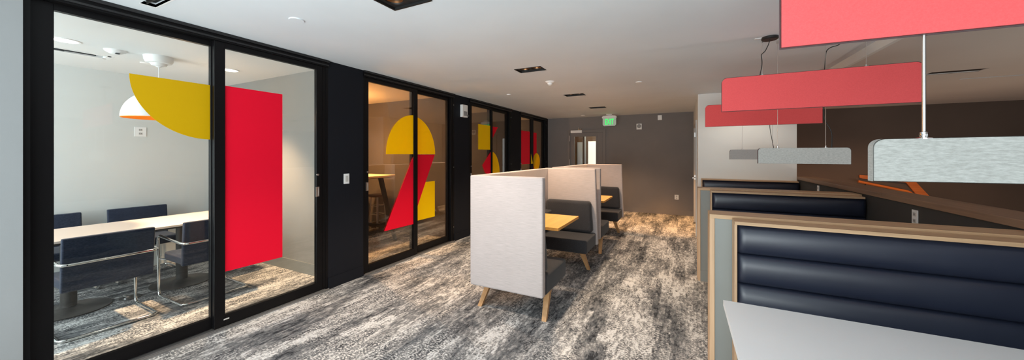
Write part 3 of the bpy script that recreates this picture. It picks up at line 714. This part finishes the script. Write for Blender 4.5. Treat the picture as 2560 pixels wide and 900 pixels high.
# high table room
t = thing('high_table', 'tall table with pale wood top and splayed black legs behind the second door', 'table', (-5.1, 3.7, 0))
TX1, TY1 = -4.66, 4.55
obj('table_top', MB().prism(rrect(-5.50, TX1, 2.95, TY1, .05), 'Z', 1.095, 1.128), 'oak_high', t)
obj('top_underside', MB().prism(rrect(-5.47, TX1 - .03, 2.98, TY1 - .03, .05), 'Z', 1.085, 1.095), 'black', t)
for sx, xx in ((1, TX1 - .10), (-1, -5.40)):
    for sy, yy in ((1, TY1 - .28), (-1, 3.16)):
        obj('leg', MB().bar((xx + sx * (.28 if sx > 0 else .2), yy + sy * .07, 0), (xx, yy, 1.085), .045, .045, .065, .065), 'black', t)
obj('foot_rail', MB().box(-4.575, -4.515, 3.11, 4.31, .20, .25).box(-5.54, -4.53, 4.30, 4.345, .20, .25), 'black', t)
def stool(x_, y_, label):
    r = thing('bar_stool', label, 'stool', (x_, y_, 0), 'bar stools')
    obj('seat', MB().lathe([(0, .705), (.15, .705), (.17, .72), (.165, .745), (0, .738)], (x_, y_, 0), 32), 'stool_wood', r, True)
    for k in range(4):
        a = PI / 4 + k * PI / 2
        obj('leg', MB().tube([(x_ + .165 * math.cos(a), y_ + .165 * math.sin(a), 0), (x_ + .11 * math.cos(a), y_ + .11 * math.sin(a), .71)], .011, 10), 'steel', r, True)
    for z_, q in ((.22, .150), (.38, .137), (.54, .125)):
        pts = [(x_ + q * math.cos(PI / 4 + k * PI / 2), y_ + q * math.sin(PI / 4 + k * PI / 2), z_) for k in range(5)]
        obj('foot_ring', MB().tube(pts, .006, 8), 'steel', r, True)
    return r
stool(-5.14, 4.54, 'round brown bar stool with steel legs behind the high table leg')
stool(-5.80, 4.60, 'bar stool farther behind the high table, only part showing')

# ------------------------------------------------------------------ ceiling and wall fittings
for i, (a, b, c, d_) in enumerate(FIX):
    lb = ['nearest black twin recessed downlight, cut by the top edge', 'black twin recessed downlight in mid ceiling above the first sofa', 'third black twin recessed downlight along the ceiling', 'farthest black twin recessed downlight before the exit sign'][i]
    l = thing('twin_downlight', lb, 'downlight', ((a + b) / 2, (c + d_) / 2, CE), 'black twin downlights')
    tr = MB(); w_ = .008
    for q in ((a - w_, b + w_, c - w_, c + .004), (a - w_, b + w_, d_ - .004, d_ + w_), (a - w_, a + .004, c, d_), (b - .004, b + w_, c, d_)):
        tr.box(q[0], q[1], q[2], q[3], CE - .004, CE + .03)
    obj('frame', tr, 'black', l)
    obj('housing', MB().box(a + .001, b - .001, c + .001, d_ - .001, CE + .11, CE + .12), 'recess_dark', l)
    rad = .062
    cxs = (a + .088, b - .088); cy = (c + d_) / 2
    # plate with two round openings
    pm = MB(); n = 32
    for j, cx in enumerate(cxs):
        xa, xb = (a, (a + b) / 2) if j == 0 else ((a + b) / 2, b)
        ring = []; outer = []
        for k in range(n):
            t_ = 2 * PI * k / n; ca, sa = math.cos(t_), math.sin(t_)
            ring.append(pm.bm.verts.new((cx + rad * ca, cy + rad * sa, CE + .012)))
            ex = ((xb - cx) if ca > 0 else (cx - xa)) / max(abs(ca), 1e-6); ey = ((d_ - cy)) / max(abs(sa), 1e-6); e = min(ex, ey)
            outer.append(pm.bm.verts.new((cx + e * ca, cy + e * sa, CE + .012)))
        for k in range(n):
            pm.bm.faces.new((ring[k], ring[(k + 1) % n], outer[(k + 1) % n], outer[k]))
    obj('plate', pm, 'black', l)
    for cx in cxs:
        cp = obj('reflector_cup', MB().lathe([(rad, .012), (rad * .92, .03), (.035, .075), (.035, .09)], (cx, cy, CE), 32), 'black', l, True)
        obj('cup_rim', MB().lathe([(rad * .93, .020), (rad * .86, .036)], (cx, cy, CE), 32), 'reflector', cp, True)
        obj('lens', MB().lathe([(0, .082), (.035, .082)], (cx, cy, CE), 24), 'bulb', cp, True)
l = thing('ceiling_slot_vent', 'black slot vent in the corridor ceiling at the top left', 'air vent', (-3.1, .95, CE), 'air vents')
a, b, c, d_ = SLOT
obj('frame', MB().box(a - .01, b, d_, d_ + .008, CE - .002, CE + .02).box(a - .01, a, c, d_, CE - .002, CE + .02), 'white', l)
obj('recess_dark', MB().box(a, b, c, d_, CE + .03, CE + .04), 'recess_dark', l)
obj('vane', MB().box(a, b, c + .03, c + .036, CE + .006, CE + .03), 'base_metal', l)
for k, (a, b, c, d_) in enumerate(RS):
    l = thing('ceiling_recess_slot', ['wide black slot in the brown lower ceiling', 'thin dark slot in the brown lower ceiling, right of the wide one'][k], 'ceiling slot', ((a + b) / 2, (c + d_) / 2, CR), 'slots in the lower ceiling')
    obj('recess_dark', MB().box(a, b, c, d_, CR + .008, CR + .02), 'recess_dark', l)  # black sheet just above the opening, in place of a deep shaded recess
    obj('lip', MB().box(a, b, d_, d_ + .006, CR - .002, CR), 'offwhite' if k else 'black', l)

def disc(name, label, cat, x_, y_, r_, h_, m='white', group=None):
    l = thing(name, label, cat, (x_, y_, CE), group)
    obj('body', MB().lathe([(0, -h_), (r_ * .6, -h_), (r_ * .92, -h_ * .5), (r_, 0)], (x_, y_, CE - .0006), 36), m, l, True)
    return l
tag(obj('ceiling_cover_disc', MB().lathe([(0, -.008), (.050, -.008), (.053, 0), (0, 0)], (-2.66, 1.575, CE), 40), 'ceiling', None, True), 'flat round cover plate on the corridor ceiling above the first door', 'cover plate')
l = disc('motion_sensor', 'white motion sensor on the ceiling beyond the second downlight', 'sensor', -1.688, 4.54, .068, .022, group='ceiling sensors')
obj('lens', MB().lathe([(.036, -.02), (.034, -.04), (.018, -.055), (0, -.058)], (-1.688, 4.54, CE), 24), 'white', l, True)
tag(obj('sprinkler_cover', MB().lathe([(0, -.012), (.036, -.012), (.04, 0), (0, 0)], (-2.686, 5.19, CE - .0006), 30), 'white', None, True), 'small round sprinkler cover above the third sliding door', 'sprinkler')
tag(obj('sprinkler_cover', MB().lathe([(0, -.010), (.042, -.010), (.046, 0), (0, 0)], (-.559, 5.14, CE - .0006), 30), 'white', None, True), 'small round sprinkler cover on open ceiling right of the exit sign', 'sprinkler')
tag(obj('sprinkler_cover', MB().lathe([(0, -.010), (.05, -.010), (.055, 0), (0, 0)], (-2.36, 8.85, CE - .0006), 30), 'white', None, True), 'farthest sprinkler cover, left of the exit sign', 'sprinkler')

# siren box on second column
s_ = thing('alarm_box', 'white alarm box high on the black column after the second door', 'alarm', (WX, 5.0, 2.27))
obj('housing', MB().box(WX, WX + .055, 4.925, 5.085, 2.165, 2.385, .006, 2).box(WX - .004, WX + .01, 4.94, 5.07, 2.18, 2.37), 'white', s_)
obj('speaker_grille', MB().box(WX + .055, WX + .058, 4.96, 5.06, 2.19, 2.27), 'grille', s_)
obj('strobe_lens', MB().box(WX + .03, WX + .075, 5.07, 5.10, 2.185, 2.215, .004), 'base_metal', s_)
# speaker strobe and detector on the back wall
s_ = thing('wall_speaker', 'white square speaker with round grille high on the dark back wall', 'speaker', (-1.0, Y_BACK, 2.22))
obj('housing', MB().box(-1.065, -.935, Y_BACK - .03, Y_BACK, 2.145, 2.295, .006), 'white', s_)
obj('grille', MB().lathe([(0, 0), (.052, 0), (.052, .004), (0, .004)], (0, 0, 0), 32), 'grille', s_, world=False)
g = [c_ for c_ in s_.children if c_.name.startswith('grille')][0]; g.rotation_euler = (PI / 2, 0, 0); g.location = (0, -.031, .012)
s_ = thing('wall_detector', 'white rectangular detector at the top of the dark back wall', 'detector', (-.505, Y_BACK, 2.42))
obj('housing', MB().box(-.558, -.458, Y_BACK - .04, Y_BACK, 2.365, 2.49, .005), 'white', s_)

# exit sign
e = thing('exit_sign', 'white exit sign with green EXIT letters hanging below the ceiling', 'exit sign', (-1.69, 8.95, CE))
obj('canopy', MB().box(-1.76, -1.62, 8.90, 9.0, CE - .02, CE, .004), 'white', e)
obj('housing', MB().prism([(-1.872, 2.44), (-1.872, 2.475), (-1.84, 2.497), (-1.69, 2.512), (-1.54, 2.497), (-1.508, 2.475), (-1.508, 2.44)], 'Y', 8.90, 8.99), 'white', e)
pl_ = obj('lit_panel', MB().prism([(-1.86, 2.44), (-1.86, 2.275), (-1.83, 2.238), (-1.55, 2.238), (-1.52, 2.275), (-1.52, 2.44)], 'Y', 8.935, 8.95), 'exit_panel', e)
cu = bpy.data.curves.new('exit_text', 'FONT'); cu.body = 'EXIT'; cu.size = .22; cu.align_x = 'CENTER'; cu.align_y = 'CENTER'; cu.extrude = .002; cu.offset = .004
to = bpy.data.objects.new('exit_text_tmp', cu); C.objects.link(to); bpy.context.view_layer.update()
me = bpy.data.meshes.new_from_object(to.evaluated_get(bpy.context.evaluated_depsgraph_get())); bpy.data.objects.remove(to)
me.materials.clear(); me.materials.append(M['green'])
lt = bpy.data.objects.new('exit_lettering', me); C.objects.link(lt); lt.parent = e
lt.location = (-0.0, -.022, 2.338 - CE); lt.rotation_euler = (PI / 2, 0, 0); lt.scale = (.50, .92, 1); lt['label'] = 'green EXIT lettering'
obj('arrow', MB().prism([(-1.535, 2.395), (-1.55, 2.405), (-1.55, 2.385)], 'Y', 8.93, 8.934), 'black', e)

# ------------------------------------------------------------------ lights
def spot(loc, energy, col, size=150, blend=.8, rad=.03, aim=None):
    l = bpy.data.lights.new('spot', 'SPOT'); l.energy = energy; l.color = col; l.spot_size = math.radians(size); l.spot_blend = blend; l.shadow_soft_size = rad
    o = bpy.data.objects.new('spot_lamp', l); C.objects.link(o); o.location = loc
    if aim: o.rotation_euler = Vector(aim).to_track_quat('-Z', 'Y').to_euler()
    return o
def area(loc, rot, sx, sy, energy, col):
    l = bpy.data.lights.new('area', 'AREA'); l.shape = 'RECTANGLE'; l.size = sx; l.size_y = sy; l.energy = energy; l.color = col
    o = bpy.data.objects.new('area_lamp', l); C.objects.link(o); o.location = loc; o.rotation_euler = rot; return o
def point(loc, energy, col, rad=.1):
    l = bpy.data.lights.new('point', 'POINT'); l.energy = energy; l.color = col; l.shadow_soft_size = min(rad, .02)
    o = bpy.data.objects.new('point_lamp', l); C.objects.link(o); o.location = loc; return o
WARMS = [(1.0, .86, .74), (1.0, .74, .50), (1.0, .74, .52), (1.0, .62, .36)]
for i, (a, b, c, d_) in enumerate(FIX):
    for cx in (a + .088, b - .088):
        spot((cx, (c + d_) / 2, CE - .01), [62, 100, 80, 90][i], WARMS[i], 114, .6)
spot((-.45, 8.1, CE - .02), 230, (1.0, .47, .14), 62, .4)  # unseen warm lamp placed for the orange floor at the far end
COOL = (.90, .97, 1.0)
area((-0.6, -4.7, 1.5), (math.radians(90), 0, 0), 5.5, 2.3, 135, COOL)      # added area lamp for assumed daylight behind the camera, no windows built there
area((-1.2, -1.6, .7), (math.radians(150), 0, 0), 4.0, 2.4, 180, (.90, 1.0, 1.0))   # added uplight behind the camera, brightens the ceiling
# meeting room
for x_, y_ in ((-5.02, .905), (-4.75, 1.95)):
    spot((x_, y_, CE - .02), 420 if y_ > 1.5 else 60, (1.0, .64, .36), 84, .7, .04)
area((-5.0, -1.25, 1.5), (math.radians(90), 0, 0), 2.4, 2.0, 110, (.86, .95, 1.0))  # cool fill lamp at the near end wall, which has no window
# dark rooms: assumed warm lamps, no fittings built
for y_, e_ in ((3.6, 260), (6.1, 90), (8.2, 160)):
    spot((-5.2, y_, CE - .03), e_ * 1.4, (1.0, .55, .22), 150, .9, .08)
    point((-5.3, y_, 2.1), e_ * .34, (1.0, .55, .22), .1)
# stair side: fill lamps without any fitting
spot((.9, 6.05, CE - .03), 22, (1.0, .90, .76), 120, .9, .08, aim=(0, .45, -1))  # added wall washer to brighten the white wall, no fitting there
point((3.4, 4.0, .45), 30, (1.0, .86, .72), .25)  # added fill hidden behind the half wall, lifts the lower ceiling
spot((3.4, 7.6, CR - .03), 130, (1.0, .58, .30), 150, .9, .08)
point((2.3, 8.3, .5), 12, (1.0, .45, .2), .1)  # added warm fill, low down, for the brown stair wall
point((4.2, 6.5, .4), 26, (1.0, .72, .5), .2)
point((-2.4, 10.2, 2.2), 14, (1.0, .85, .6), .2)

w = bpy.data.worlds.new('World'); bpy.context.scene.world = w; w.use_nodes = True
bg = w.node_tree.nodes['Background']; bg.inputs[0].default_value = (.88, .94, 1.0, 1); bg.inputs[1].default_value = 0.8

# ------------------------------------------------------------------ camera
cam = bpy.data.cameras.new('cam'); co = bpy.data.objects.new('camera', cam); C.objects.link(co)
co.location = (0, 0, 1.5); co.rotation_euler = (PI / 2, 0, math.atan(426 / 843.0))
cam.sensor_fit = 'HORIZONTAL'; cam.sensor_width = 36.0; cam.lens = 36.0 * 843.0 / 2560.0
cam.shift_y = -(450 - 386) / 2560.0
cam.clip_start = 0.02
bpy.context.scene.camera = co
vs = bpy.context.scene.view_settings
vs.view_transform = 'Standard'; vs.look = 'None'; vs.exposure = 0.0; vs.gamma = 1.0
